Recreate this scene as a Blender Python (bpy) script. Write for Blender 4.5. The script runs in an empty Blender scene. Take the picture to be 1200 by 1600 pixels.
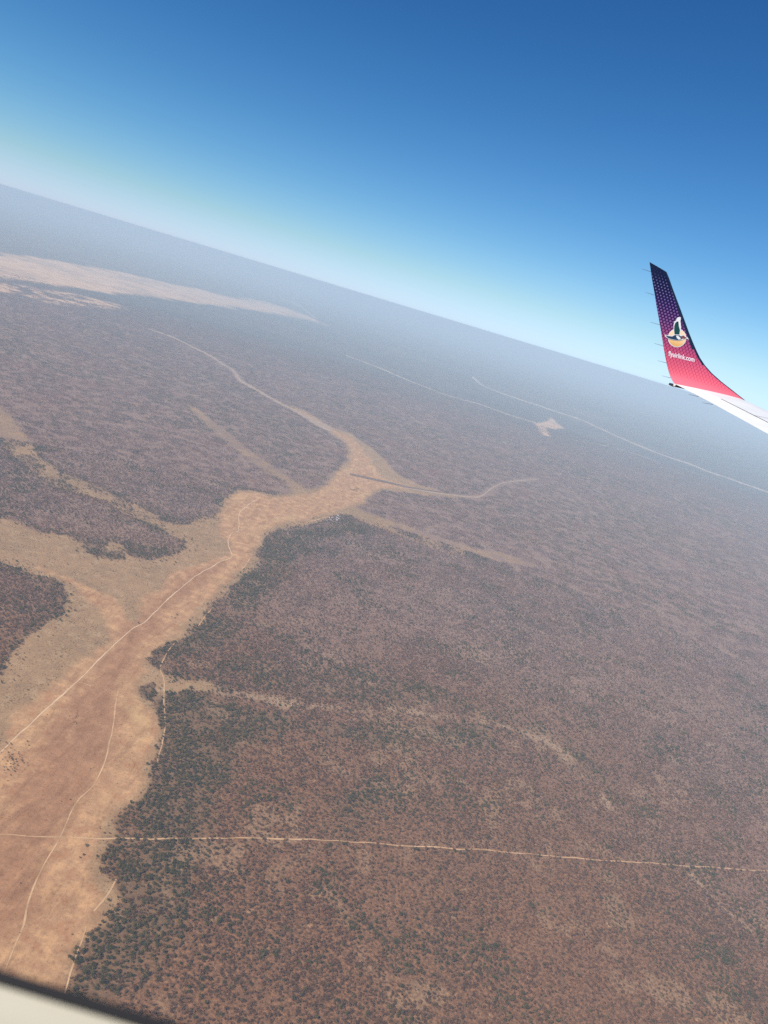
import bpy, bmesh, math, random
import numpy as np
from mathutils import Vector, Matrix
from mathutils.bvhtree import BVHTree

# ------------------------------------------------------------------ camera, sky, sun, exposure
S = bpy.context.scene
H = 700.0                       # height of the camera above the plain
F = 1600*26/36.0                # focal length in photo pixels
PITCH, ROLL = math.radians(15.35), math.radians(16.8)
cp, sp, ca, sa = math.cos(PITCH), math.sin(PITCH), math.cos(ROLL), math.sin(ROLL)
VR = np.array([ca, sa*sp, sa*cp]); VU = np.array([-sa, ca*sp, ca*cp]); VF = np.array([0, cp, -sp])
cam_d = bpy.data.cameras.new('camera'); cam = bpy.data.objects.new('camera', cam_d)
S.collection.objects.link(cam); S.camera = cam
cam.matrix_world = Matrix(((VR[0], VU[0], -VF[0], 0), (VR[1], VU[1], -VF[1], 0), (VR[2], VU[2], -VF[2], H), (0, 0, 0, 1)))
cam_d.sensor_fit = 'VERTICAL'; cam_d.sensor_height = 36; cam_d.sensor_width = 27; cam_d.lens = 26
cam_d.clip_start = 0.01; cam_d.clip_end = 400000
cam_d.dof.use_dof = True; cam_d.dof.focus_distance = 35; cam_d.dof.aperture_fstop = 7.5

SUN_EL, SUN_AZ = math.radians(44), math.radians(-132)       # azimuth from +Y towards +X
W = bpy.data.worlds.new('World'); S.world = W; W.use_nodes = True
wn = W.node_tree.nodes; wl = W.node_tree.links
sky = wn.new('ShaderNodeTexSky'); sky.sky_type = 'NISHITA'; sky.sun_disc = False
sky.sun_elevation = SUN_EL; sky.sun_rotation = SUN_AZ
sky.altitude = 1500; sky.air_density = 1.0; sky.dust_density = 0.15; sky.ozone_density = 2.0
bg = wn['Background']; bg.inputs['Strength'].default_value = 0.12
sep = wn.new('ShaderNodeSeparateColor'); cmb = wn.new('ShaderNodeCombineColor'); wl.new(sky.outputs[0], sep.inputs[0])
for i, (k, g, top) in enumerate(((.98, 1.85, .78), (.95, 1.42, 1.4), (1.06, 1.27, 1.9))):      # clearer, deeper blue than the model's default air
    a = wn.new('ShaderNodeMath'); a.operation = 'MULTIPLY'; a.inputs[1].default_value = .12; wl.new(sep.outputs[i], a.inputs[0])
    b = wn.new('ShaderNodeMath'); b.operation = 'POWER'; b.inputs[1].default_value = g; wl.new(a.outputs[0], b.inputs[0])
    c = wn.new('ShaderNodeMath'); c.operation = 'MULTIPLY'; c.inputs[1].default_value = k; wl.new(b.outputs[0], c.inputs[0])
    e = wn.new('ShaderNodeMath'); e.operation = 'POWER'; e.inputs[1].default_value = 2; wl.new(c.outputs[0], e.inputs[0])
    f = wn.new('ShaderNodeMath'); f.operation = 'MULTIPLY_ADD'; f.inputs[1].default_value = 1/top**2; f.inputs[2].default_value = 1; wl.new(e.outputs[0], f.inputs[0])
    h = wn.new('ShaderNodeMath'); h.operation = 'POWER'; h.inputs[1].default_value = .5; wl.new(f.outputs[0], h.inputs[0])
    j = wn.new('ShaderNodeMath'); j.operation = 'DIVIDE'; wl.new(c.outputs[0], j.inputs[0]); wl.new(h.outputs[0], j.inputs[1])
    l = wn.new('ShaderNodeMath'); l.operation = 'MULTIPLY'; l.inputs[1].default_value = 1/.12; wl.new(j.outputs[0], l.inputs[0]); wl.new(l.outputs[0], cmb.inputs[i])
bl = cmb.inputs[2].links[0].from_socket; gl = cmb.inputs[1].links[0].from_socket
g4 = wn.new('ShaderNodeMath'); g4.operation = 'MULTIPLY'; g4.inputs[1].default_value = 1.20; wl.new(gl, g4.inputs[0])
mx = wn.new('ShaderNodeMath'); mx.operation = 'MAXIMUM'; wl.new(bl, mx.inputs[0]); wl.new(g4.outputs[0], mx.inputs[1]); wl.new(mx.outputs[0], cmb.inputs[2])
wl.new(cmb.outputs[0], bg.inputs[0])
sd = bpy.data.lights.new('sun', 'SUN'); sd.energy = 5.0; sd.angle = math.radians(0.5); sd.color = (1, .95, .89)
sun = bpy.data.objects.new('sun', sd); S.collection.objects.link(sun)
sun_dir = Vector((math.sin(SUN_AZ)*math.cos(SUN_EL), math.cos(SUN_AZ)*math.cos(SUN_EL), math.sin(SUN_EL)))
sun.rotation_euler = sun_dir.to_track_quat('Z', 'Y').to_euler()
S.view_settings.view_transform = 'Standard'; S.view_settings.look = 'None'
S.view_settings.exposure = 0.0; S.view_settings.gamma = 1; S.view_settings.use_curve_mapping = False
S.render.engine = 'CYCLES'
S.cycles.max_bounces = 4; S.cycles.diffuse_bounces = 2; S.cycles.glossy_bounces = 2; S.cycles.volume_bounces = 1
S.cycles.transmission_bounces = 2
S.cycles.use_denoising = False; S.cycles.use_adaptive_sampling = False

# ------------------------------------------------------------------ helpers
rng = np.random.default_rng(7); random.seed(7)

def ray(px, py):
    px = np.asarray(px, float); py = np.asarray(py, float)
    dx = ((px-600)/F)[..., None]; dy = ((800-py)/F)[..., None]
    return VF + dx*VR + dy*VU
def ground(px, py):              # traced outline point -> its place on the plain (x, y)
    d = ray(px, py); t = -H/np.minimum(d[..., 2], -1e-3)
    return np.stack([d[..., 0]*t, d[..., 1]*t], -1)
def at_y(px, py, y):             # point of the aircraft at a given outboard distance
    d = ray(px, py); t = y/d[..., 1]
    return np.array([d[0]*t, y, d[2]*t + H])

def mesh_obj(name, verts, faces, mats, parent=None, smooth=False, fmat=None):
    me = bpy.data.meshes.new(name); me.from_pydata([tuple(map(float, v)) for v in verts], [], [tuple(map(int, f)) for f in faces])
    for m in (mats if isinstance(mats, (list, tuple)) else [mats]): me.materials.append(m)
    if fmat is not None: me.polygons.foreach_set('material_index', np.asarray(fmat, np.int32))
    if smooth: me.polygons.foreach_set('use_smooth', np.ones(len(me.polygons), bool))
    me.update()
    o = bpy.data.objects.new(name, me); S.collection.objects.link(o)
    if parent: o.parent = parent
    return o
def fast_mesh(name, verts, quads):
    me = bpy.data.meshes.new(name)
    me.vertices.add(len(verts)); me.vertices.foreach_set('co', np.ascontiguousarray(verts, np.float32).ravel())
    n = len(quads); me.loops.add(n*4); me.loops.foreach_set('vertex_index', np.ascontiguousarray(quads, np.int32).ravel())
    me.polygons.add(n); me.polygons.foreach_set('loop_start', np.arange(0, n*4, 4, dtype=np.int32))
    me.update(calc_edges=True)
    return me
def tag(o, label=None, cat=None, group=None, kind=None):
    if label: o['label'] = label
    if cat: o['category'] = cat
    if group: o['group'] = group
    if kind: o['kind'] = kind
    return o
def empty(name, loc=(0, 0, 0)):
    o = bpy.data.objects.new(name, None); o.location = loc; o.empty_display_size = .2
    S.collection.objects.link(o); return o

# numpy value noise
_T = rng.random((256, 256))
def vnoise(x, y):
    xi = np.floor(x).astype(int); yi = np.floor(y).astype(int); fx = x-xi; fy = y-yi
    fx = fx*fx*(3-2*fx); fy = fy*fy*(3-2*fy)
    a = _T[xi & 255, yi & 255]; b = _T[(xi+1) & 255, yi & 255]; c = _T[xi & 255, (yi+1) & 255]; d = _T[(xi+1) & 255, (yi+1) & 255]
    return (a*(1-fx)+b*fx)*(1-fy)+(c*(1-fx)+d*fx)*fy
def fbm(x, y, sc, n=4, off=0.0):
    s = 0; a = 1; t = 0
    for i in range(n):
        s = s+a*vnoise(x/sc+off+17.3*i, y/sc+off*1.7+9.1*i); t += a; a *= .5; sc *= .47
    return s/t

# ------------------------------------------------------------------ traced outlines (photo pixels)
RIVER = [(60,1600),(80,1560),(95,1520),(115,1470),(135,1430),(152,1395),(160,1345),(172,1300),(196,1255),(215,1222),(232,1185),(242,1152),
 (238,1122),(220,1095),(213,1060),(228,1030),(255,1005),(285,978),(318,950),(345,920),(372,893),(390,872),(402,850),(410,834),(425,825),(450,815),
 (475,810),(500,803),(525,797),(555,790),(575,776),(592,762),(625,763),(650,766),(625,756),(600,747),(585,728),(572,710),(560,694),(548,684),(535,679),(520,671),
 (500,659),(480,648),(465,642),(478,651),(500,664),(525,678),(540,687),(548,702),(550,716),(545,729),(528,738),(517,750),(508,764),(490,770),(460,774),(440,777),(415,774),
 (385,768),(365,771),(358,785),(348,800),(345,815),(350,835),(355,853),(358,868),(345,876),(320,881),(290,885),(266,892),(256,905),(250,922),
 (222,930),(214,945),(217,968),(205,978),(195,962),(186,948),(170,937),(150,928),(130,915),(112,904),(90,896),(60,885),(62,889),(90,901),(108,911),
 (128,926),(148,940),(162,955),(166,975),(160,1003),(148,1028),(110,1040),(92,1052),(60,1078),(42,1100),(30,1130),(0,1168),(-60,1215),(-160,1300),(-260,1420),(-300,1600)]
MARGIN = [(60,1640),(85,1600),(97,1560),(104,1530),(118,1485),(140,1440),(158,1432),(172,1418),(180,1398),(172,1378),(168,1358),(176,1338),(192,1318),(196,1296),
 (193,1272),(208,1255),(224,1238),(240,1208),(247,1185),(252,1150),(246,1128),(240,1108),(246,1095),(262,1085),(300,1079),(345,1082),(345,1073),(300,1062),(258,1058),(240,1048),(234,1032),
 (247,1012),(270,1000),(300,983),(325,960),(352,930),(377,905),(398,885),(406,860),(412,842),(438,828),(478,819),(510,812),(522,806),(545,806),(566,813),(600,828),(650,846),(700,862),(742,871),(800,880),(845,888),
 (800,868),(744,858),(690,841),(640,824),(600,811),(572,801),(560,793),(580,776),(598,765),(640,771),(700,776),(745,781),(700,771),(655,758),(622,742),(600,720),(578,698),(548,678),(520,668),
 (500,656),(480,644),(455,634),(470,648),(500,668),(524,682),(538,692),(545,706),(544,718),(532,730),(515,745),(508,757),(498,763),(478,764),(455,748),(430,732),(400,712),(372,690),(345,668),(310,640),
 (290,632),(320,660),(350,688),(378,708),(400,726),(430,744),(452,757),(456,769),(430,773),(400,767),(365,766),(350,778),(345,795),(332,809),(316,806),(303,816),(288,822),(255,814),
 (240,803),(215,790),(185,775),(160,765),(130,752),(100,740),(80,728),(60,713),(50,695),(35,678),(22,660),(0,636),(-60,596),(-60,640),(-10,672),(12,695),(22,712),(40,724),(52,739),(80,755),(105,765),
 (140,776),(165,784),(190,798),(205,808),(240,822),(270,835),(288,845),(294,858),(270,868),(250,873),(230,875),(202,868),(192,862),(190,872),(175,874),(150,870),(128,862),(120,848),(100,835),(60,832),(40,822),(0,810),
 (-80,780),(-120,840),(-60,862),(0,874),(28,886),(58,898),(88,905),(105,935),(95,958),(72,975),(40,1003),(10,1045),(-80,1085),(-260,1250),(-400,1640)]
LOBE_GAP = [(162,852),(172,848),(192,852),(196,858),(180,862),(165,860)]
CLUMP = [(217,1075),(228,1068),(240,1066),(242,1085),(236,1098),(226,1094),(218,1086)]
PAN = [(-90,384),(-40,391),(0,397),(60,404),(130,416),(200,428),(260,442),(320,455),(370,467),(420,474),(455,484),(492,500),(470,498),(430,492),(400,486),(370,483),(330,477),(270,468),(200,461),(140,452),(70,441),(0,431),(-90,424)]
PAN2 = [(-90,436),(0,444),(60,452),(120,461),(172,474),(165,478),(110,475),(50,466),(0,457),(-90,448)]
STAR = [(835,661),(858,658),(862,652),(867,660),(881,669),(868,671),(850,667),(858,682),(850,680),(842,668)]
LANE = [(345,1078),(420,1095),(520,1106),(600,1111),(700,1119),(760,1126),(815,1142),(850,1152),(875,1172),(905,1205),(930,1228),(952,1258)]
LANE2 = [(1085,1368),(1110,1395),(1135,1422),(1170,1448)]
LANE3 = [(700,1000),(760,1015),(830,1012),(760,1035),(720,1015)]
DARK = [(240,1040),(330,1090),(420,1110),(600,1140),(760,1140),(640,1170),(470,1150),(400,1170),(360,1230),(330,1320),(300,1420),(230,1520),(170,1600),(85,1600),(110,1480),(165,1400),(170,1340),(240,1200),(235,1100)]
DARK2 = [(500,1250),(600,1230),(560,1300),(520,1320)]
DARK3 = [(400,1030),(560,1050),(700,1080),(900,1160),(980,1260),(860,1150),(700,1105),(520,1095),(400,1085)]
DARK4 = [(372,880),(412,845),(470,830),(560,812),(600,830),(480,850),(440,890),(400,960),(330,1010),(240,1040),(250,1010),(330,955)]
LOBES = [(118,843),(200,838),(300,858),(250,880),(150,880)]
RED = [(0,1270),(60,1180),(130,1080),(190,985),(240,935),(300,890),(345,880),(300,930),(235,985),(190,1060),(165,1150),(140,1250),(90,1340),(60,1440),(0,1480),(-80,1400)]
TR = {  # tracks: centre line, width in metres
 'straight': ([(-300,1289),(-100,1299),(0,1304),(100,1308),(180,1311),(330,1309),(460,1311),(600,1319),(750,1328),(900,1341),(1050,1351),(1200,1361),(1400,1376)], 2.7),
 'south': ([(-10,1560),(10,1508),(30,1458),(50,1400),(70,1352),(92,1311),(108,1272),(124,1246),(146,1229),(155,1214),(164,1188),(176,1142),(179,1118),(184,1080)], 2.4),
 'valley': ([(-60,1222),(0,1176),(30,1146),(80,1101),(120,1066),(150,1036),(180,1006),(205,984),(230,969),(255,943),(290,912),(320,892),(345,877),(362,870),(357,850),(361,833),(373,828),(374,802),(385,791),(408,776)], 2.9),
 'forest': ([(248,1200),(250,1178),(255,1150),(259,1120),(257,1088),(255,1060),(252,1042),(261,1018),(275,1003)], 2.6),
 'forest_b': ([(310,978),(322,962),(335,948)], 2.8),
 'lower': ([(181,1374),(174,1390),(162,1408),(148,1424)], 3.0),
 'lower_b': ([(134,1448),(126,1472),(115,1502),(104,1535),(96,1570)], 2.2),
 'bend': ([(478,817),(495,812),(512,807)], 5),
 'spur': ([(120,1066),(130,1068),(142,1073)], 2.5),
 'bank': ([(368,880),(372,890),(379,888),(392,872)], 3),
}
FAR = [  # pale far lines: centre, width in photo pixels
 ([(738,589),(744,594),(752,601),(775,611),(800,620),(830,630),(860,640),(905,655),(930,666),(960,680),(990,693),(1020,705),(1050,716),(1080,726),(1110,738),(1140,748),(1200,769),(1280,797)], [5,5,3,2.4,2.6,2.4,2.6,3,3,3,3.4,3,2.8,3,3.2,3.2,3.4,3.4], 'far_road'),
 ([(540,555),(590,574),(650,599),(700,618),(750,632),(800,650),(838,661)], [1.5,1.8,2,2,2,2.4,3], 'far_road'),
 ([(232,514),(270,527),(305,544),(330,557),(350,570),(364,579),(370,588),(377,596),(400,609),(430,626),(462,643),(490,658),(520,673)], [1.6,2,2.4,3,3.4,4,5,5,3.4,3.2,4.5,6,8], 'stream_bed'),
 ([(600,751),(640,763),(700,773),(745,777),(757,772),(768,763),(790,754),(838,749)], [3,3,2.2,2.5,2.5,2,1.4,1], 'dirt_track'),
 ([(20,322),(90,340),(150,356)], [.5,1.4,.5], 'far_clearing'),
 ([(190,382),(260,402),(330,425),(388,446)], [.5,1.8,1.4,.4], 'far_clearing'),
 ([(425,399),(450,405),(476,413)], [.4,2,.4], 'far_clearing'),
 ([(420,462),(450,470),(475,483),(494,498)], [.5,1.5,2,1], 'far_clearing'),
 ([(895,688),(960,700),(1030,722)], [.4,1.2,.4], 'far_clearing'),
]
def logpol(g): return np.stack([np.arctan2(g[..., 0], g[..., 1]), np.log(np.hypot(g[..., 0], g[..., 1])+1e-6)], -1)
def dens_line(pts, step=14):
    out = [pts[0]]
    for a, b in zip(pts[:-1], pts[1:]):
        n = max(1, int(math.hypot(b[0]-a[0], b[1]-a[1])/step))
        for i in range(1, n+1): out.append((a[0]+(b[0]-a[0])*i/n, a[1]+(b[1]-a[1])*i/n))
    return np.array(out, float)
def lp_poly(pts): q = dens_line(pts+[pts[0]])[:-1]; return logpol(ground(q[:, 0], q[:, 1]))
def lp_line(pts): q = dens_line(pts); return logpol(ground(q[:, 0], q[:, 1]))
def seg_dist(P, poly, closed, cut=.25):
    d = np.full(len(P), 9.0); inside = np.zeros(len(P), bool)
    lo = poly.min(0)-cut; hi = poly.max(0)+cut
    idx = np.nonzero(((P > lo) & (P < hi)).all(1))[0]
    if not len(idx): return d
    Q = P[idx].astype(np.float32); dd = np.full(len(Q), 81.0, np.float32); ins = np.zeros(len(Q), bool)
    A = poly.astype(np.float32); B = np.roll(A, -1, 0)
    for a, b in (zip(A, B) if closed else zip(A[:-1], A[1:])):
        ab = b-a; ap = Q-a
        t = np.clip((ap[:, 0]*ab[0]+ap[:, 1]*ab[1])/max((ab*ab).sum(), 1e-12), 0, 1)
        dx = ap[:, 0]-t*ab[0]; dy = ap[:, 1]-t*ab[1]; np.minimum(dd, dx*dx+dy*dy, out=dd)
        if closed and a[1] != b[1]:
            c = ((a[1] > Q[:, 1]) != (b[1] > Q[:, 1])) & (Q[:, 0] < (b[0]-a[0])*(Q[:, 1]-a[1])/(b[1]-a[1])+a[0])
            ins ^= c
    d[idx] = np.sqrt(dd)*np.where(ins, -1, 1) if closed else np.sqrt(dd)
    return d
POLY = {k: lp_poly(v) for k, v in dict(river=RIVER, margin=MARGIN, gap=LOBE_GAP, clump=CLUMP, pan=PAN, pan2=PAN2, star=STAR, dark=DARK, dark2=DARK2, dark3=DARK3, dark4=DARK4, lobes=LOBES, red=RED, lane3=LANE3).items()}
LINES = {k: lp_line(v) for k, v in dict(lane=LANE, lane2=LANE2, fade1=[(-60,620),(20,690),(130,765),(215,800)], fade2=[(270,625),(345,680),(440,752)], fade3=[(640,832),(700,853),(760,870),(830,882)]).items()}
TRLP = {k: lp_line(v[0]) for k, v in TR.items()}
def sm(x, a, b): t = np.clip((x-a)/(b-a), 0, 1); return t*t*(3-2*t)
def masks(x, y):
    g = np.stack([x, y], -1); P = logpol(g); r = np.hypot(x, y)
    n1 = fbm(x, y, 70, 4)-.5; n2 = fbm(x, y, 260, 3, 5.)-.5; nf = fbm(x, y, 900, 4, 3.)-.5
    # coordinates wobbled so that no traced line stays straight
    Pw = P + np.stack([(fbm(x, y, 45, 3, 11.)-.5)*9/r, (fbm(x, y, 45, 3, 23.)-.5)*14/r], -1)
    m = {}
    sd_r = seg_dist(Pw, POLY['river'], True)*r; sd_m = seg_dist(Pw, POLY['margin'], True)*r
    m['river'] = 1-sm(sd_r+n1*38+(fbm(x, y, 18, 2, 71.)-.5)*12, -9, 10)
    m['sd_r'] = sd_r; m['sd_m'] = sd_m
    n3 = fbm(x, y, 16, 2, 31.)-.5
    mm = 1-sm(sd_m+n1*(26+.006*r)+n3*16, -7, 7)
    f2 = 1-sm(np.minimum(seg_dist(P, LINES['fade2'], False)*r, seg_dist(P, LINES['fade3'], False)*r), 40, 90)
    f1 = 1-sm(seg_dist(P, LINES['fade1'], False)*r, 70, 130)
    mm *= 1-np.maximum(f2*.85, f1*.5)*(1-sm(fbm(x, y, 46, 4, 15.), .40, .60)*.9)
    mm *= 1-f2*.3
    mm = np.maximum(mm, 1-sm(seg_dist(Pw, POLY['gap'], True)*r+n1*8, -3, 3))
    mm *= sm(seg_dist(Pw, POLY['clump'], True)*r, -3, 3)
    m['margin'] = np.maximum(mm, m['river'])
    pan = (1-sm(seg_dist(Pw, POLY['pan'], True)*r+nf*r*.045+n2*.03*r, -.008*r, .014*r))*(.72+.28*sm(fbm(x, y, 420, 4, 33.), .32, .52))
    pan2 = (1-sm(seg_dist(Pw, POLY['pan2'], True)*r+nf*r*.05, -.006*r, .02*r))*sm(fbm(x, y, 95, 3, 2.), .33, .55)
    star = (1-sm(seg_dist(Pw, POLY['star'], True)*r+nf*.012*r, -.003*r, .004*r))*.85
    m['pan'] = np.maximum(np.maximum(pan, pan2*.9), star)
    lane = seg_dist(Pw, LINES['lane'], False)*r; lane2 = seg_dist(Pw, LINES['lane2'], False)*r; l3 = seg_dist(Pw, POLY['lane3'], True)*r
    brk = sm(fbm(x, y, 34, 3, 19.), .34, .58)
    gully = 1-sm(np.abs(fbm(x, y, 620, 4, 50.)-.5), .004, .012+3/r)
    bare = sm(fbm(x, y, 60, 4, 66.), .64, .76)
    m['lane'] = np.maximum.reduce([(1-sm(lane+n1*40, 2, 24))*(.12+.6*brk), (1-sm(lane2+n1*14, 2, 10))*.9, (1-sm(l3+n1*60, -16, 24))*.35, gully*.2*brk, bare*.3])
    dk = np.minimum.reduce([seg_dist(Pw, POLY[k], True) for k in ('dark', 'dark4', 'lobes')])
    dk2 = np.minimum.reduce([seg_dist(Pw, POLY[k], True) for k in ('dark2', 'dark3')])
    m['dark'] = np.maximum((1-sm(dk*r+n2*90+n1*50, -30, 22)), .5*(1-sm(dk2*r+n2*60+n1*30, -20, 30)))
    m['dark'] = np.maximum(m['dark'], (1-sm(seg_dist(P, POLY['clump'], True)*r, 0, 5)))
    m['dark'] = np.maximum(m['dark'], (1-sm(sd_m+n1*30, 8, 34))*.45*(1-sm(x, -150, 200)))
    m['red'] = 1-sm(seg_dist(P, POLY['red'], True)*r+n1*40+n2*40, -22, 22)
    return m

# ------------------------------------------------------------------ materials
def nodes_mat(name):
    m = bpy.data.materials.new(name); m.use_nodes = True
    nt = m.node_tree; return m, nt, nt.nodes['Principled BSDF']
def ramp(nt, stops, fac):
    r = nt.nodes.new('ShaderNodeValToRGB'); e = r.color_ramp.elements
    while len(e) > 1: e.remove(e[-1])
    e[0].position = stops[0][0]; e[0].color = (*stops[0][1], 1)
    for p, c in stops[1:]: q = e.new(p); q.color = (*c, 1)
    nt.links.new(fac, r.inputs[0]); return r.outputs[0]
def noise(nt, vec, scale, detail=4, rough=.55, dist=0):
    n = nt.nodes.new('ShaderNodeTexNoise'); n.inputs['Scale'].default_value = scale; n.inputs['Detail'].default_value = detail
    n.inputs['Roughness'].default_value = rough; n.inputs['Distortion'].default_value = dist
    nt.links.new(vec, n.inputs['Vector']); return n.outputs['Fac']
def mix(nt, fac, a, b, mode='MIX'):
    m = nt.nodes.new('ShaderNodeMix'); m.data_type = 'RGBA'; m.blend_type = mode
    for k, v in ((0, fac), (6, a), (7, b)):
        if hasattr(v, 'links'): nt.links.new(v, m.inputs[k])
        else: m.inputs[k].default_value = v if k == 0 else (*v, 1)
    return m.outputs[2]
def math_(nt, op, *a):
    m = nt.nodes.new('ShaderNodeMath'); m.operation = op
    for i, v in enumerate(a):
        if hasattr(v, 'links'): nt.links.new(v, m.inputs[i])
        else: m.inputs[i].default_value = v
    return m.outputs[0]
def maprange(nt, v, a, b, c=0., d=1.):
    m = nt.nodes.new('ShaderNodeMapRange'); m.interpolation_type = 'SMOOTHSTEP'
    nt.links.new(v, m.inputs[0])
    for i, x in enumerate((a, b, c, d)): m.inputs[i+1].default_value = x
    return m.outputs[0]

SAND = (.68, .365, .158); SAND_Y = (.65, .39, .165); SAND_R = (.46, .195, .075); MARG = (.40, .225, .098)
SOIL = (.22, .098, .042); SOIL2 = (.11, .047, .021); BUSH = (.115, .078, .062); PANC = (.84, .48, .25)
def ground_material():
    m, nt, b = nodes_mat('plain_soil'); L = nt.links
    geo = nt.nodes.new('ShaderNodeNewGeometry'); pos = geo.outputs['Position']
    at = {}
    for k in ('river', 'margin', 'pan', 'lane', 'dark', 'red', 'farw', 'yel', 'haze_tint'):
        a = nt.nodes.new('ShaderNodeAttribute'); a.attribute_name = k; at[k] = a.outputs['Fac']
    nf = noise(nt, pos, .25, 5, .7); nm = noise(nt, pos, .045, 5, .65); nl = noise(nt, pos, .008, 4, .6); nxl = noise(nt, pos, .0011, 5, .6); nxx = noise(nt, pos, .00035, 5, .65)
    # streaks left by old water across the valley floor
    # sand of the valley
    s1 = ramp(nt, [(.3, SAND_R), (.5, (.53, .28, .130)), (.62, SAND), (.8, (.72, .42, .21))], nm)
    s2 = ramp(nt, [(.3, (.57, .335, .145)), (.55, SAND_Y), (.75, (.70, .44, .20))], nm)
    sandc = mix(nt, maprange(nt, math_(nt, 'ADD', at['yel'], math_(nt, 'MULTIPLY', math_(nt, 'SUBTRACT', nl, .5), .6)), .25, .85), s1, s2)
    sandc = mix(nt, math_(nt, 'MULTIPLY', at['red'], .8), sandc, ramp(nt, [(.3, (.34, .150, .066)), (.55, (.41, .185, .082)), (.75, (.50, .25, .12))], nm))
    mp = nt.nodes.new('ShaderNodeMapping'); mp.inputs['Rotation'].default_value = (0, 0, math.radians(-28)); mp.inputs['Scale'].default_value = (1, .22, 1); L.new(pos, mp.inputs[0])
    st = noise(nt, mp.outputs[0], .06, 5, .7, .6)
    sandc = mix(nt, .7, sandc, ramp(nt, [(.34, (.72, .66, .6)), (.5, (1, 1, 1)), (.64, (1.15, 1.14, 1.12))], st), 'MULTIPLY')
    sandc = mix(nt, .55, sandc, ramp(nt, [(.33, (.45, .42, .38)), (.47, (.95, .95, .95)), (.7, (1.12, 1.12, 1.12))], nf), 'MULTIPLY')
    # grass and low shrubs of the margin: fine dark specks on dull straw
    mc = ramp(nt, [(.3, (.33, .19, .095)), (.5, MARG), (.7, (.52, .33, .17))], nm)
    mc = mix(nt, maprange(nt, nf, .38, .52, .75, 0.), mc, (.20, .125, .07))
    mc = mix(nt, maprange(nt, nl, .35, .7), mc, mix(nt, .5, mc, (.50, .28, .13)))
    # soil below the bush
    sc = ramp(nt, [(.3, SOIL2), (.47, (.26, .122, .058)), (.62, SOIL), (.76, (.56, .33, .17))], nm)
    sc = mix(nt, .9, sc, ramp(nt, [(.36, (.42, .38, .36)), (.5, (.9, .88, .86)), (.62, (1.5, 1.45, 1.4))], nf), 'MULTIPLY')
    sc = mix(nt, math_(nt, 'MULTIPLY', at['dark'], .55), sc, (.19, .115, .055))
    sc = mix(nt, at['lane'], sc, mix(nt, maprange(nt, nf, .4, .6), (.36, .22, .11), (.58, .37, .20)))
    sc = mix(nt, math_(nt, 'MULTIPLY', at['haze_tint'], .6), sc, ramp(nt, [(.36, (.21, .13, .10)), (.5, (.33, .205, .16)), (.64, (.50, .33, .26))], nf))  # haze lift painted into the soil colour of the middle distance
    # far bush seen as one cover
    fb = ramp(nt, [(.3, (.050, .040, .036)), (.45, (.085, .063, .053)), (.58, (.135, .096, .078)), (.7, (.075, .063, .055))], nxl)
    fb = mix(nt, maprange(nt, nxx, .42, .60), fb, mix(nt, .75, fb, (.05, .052, .045)))
    fb = mix(nt, maprange(nt, nxx, .42, .34), fb, mix(nt, .6, fb, (.26, .19, .14)))
    fb = mix(nt, maprange(nt, nm, .40, .62, .0, .85), fb, mix(nt, .5, fb, (.26, .175, .12)))
    fb = mix(nt, maprange(nt, nl, .5, .75, .0, .5), fb, (.24, .165, .11))
    sc = mix(nt, at['farw'], sc, fb)
    c = mix(nt, at['margin'], sc, mc)
    pc = ramp(nt, [(.35, (.60, .34, .18)), (.48, PANC), (.7, (.90, .58, .34))], nl)
    c = mix(nt, at['pan'], c, pc)
    c = mix(nt, at['river'], c, sandc)
    L.new(c, b.inputs['Base Color']); b.inputs['Roughness'].default_value = .95; b.inputs['Specular IOR Level'].default_value = .1
    bp = nt.nodes.new('ShaderNodeBump'); bp.inputs['Strength'].default_value = .35; bp.inputs['Distance'].default_value = 1.2
    L.new(nf, bp.inputs['Height']); L.new(bp.outputs[0], b.inputs['Normal'])
    return m
M_GROUND = ground_material()
def soil_mat(name, c1, c2, sc=.3):
    m, nt, b = nodes_mat(name); g = nt.nodes.new('ShaderNodeNewGeometry')
    nt.links.new(ramp(nt, [(.35, c1), (.65, c2)], noise(nt, g.outputs['Position'], sc, 4, .6)), b.inputs['Base Color'])
    b.inputs['Roughness'].default_value = .95; b.inputs['Specular IOR Level'].default_value = .1; return m
def leaf_mat(name, stops):
    m, nt, b = nodes_mat(name); oi = nt.nodes.new('ShaderNodeObjectInfo')
    g = nt.nodes.new('ShaderNodeNewGeometry')
    c = ramp(nt, stops, oi.outputs['Random'])
    n = noise(nt, g.outputs['Position'], .9, 2)
    c = mix(nt, .5, c, ramp(nt, [(.3, (.62, .6, .6)), (.7, (1.3, 1.25, 1.2))], n), 'MULTIPLY')
    big = noise(nt, g.outputs['Position'], .004, 3)
    c = mix(nt, .8, c, ramp(nt, [(.35, (.82, .86, .9)), (.5, (1, 1, 1)), (.65, (1.2, 1.05, .98))], big), 'MULTIPLY')
    nt.links.new(c, b.inputs['Base Color']); b.inputs['Roughness'].default_value = .85; b.inputs['Specular IOR Level'].default_value = .15
    tr = nt.nodes.new('ShaderNodeBsdfTranslucent'); nt.links.new(c, tr.inputs[0]); ms = nt.nodes.new('ShaderNodeMixShader'); ms.inputs[0].default_value = .4
    nt.links.new(b.outputs[0], ms.inputs[1]); nt.links.new(tr.outputs[0], ms.inputs[2]); nt.links.new(ms.outputs[0], nt.nodes['Material Output'].inputs['Surface'])
    return m
M_LB = leaf_mat('dormant_foliage', [(0, (.17, .068, .030)), (.35, (.235, .100, .046)), (.6, (.31, .138, .066)), (.85, (.42, .21, .105)), (1, (.25, .145, .060))])
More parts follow.
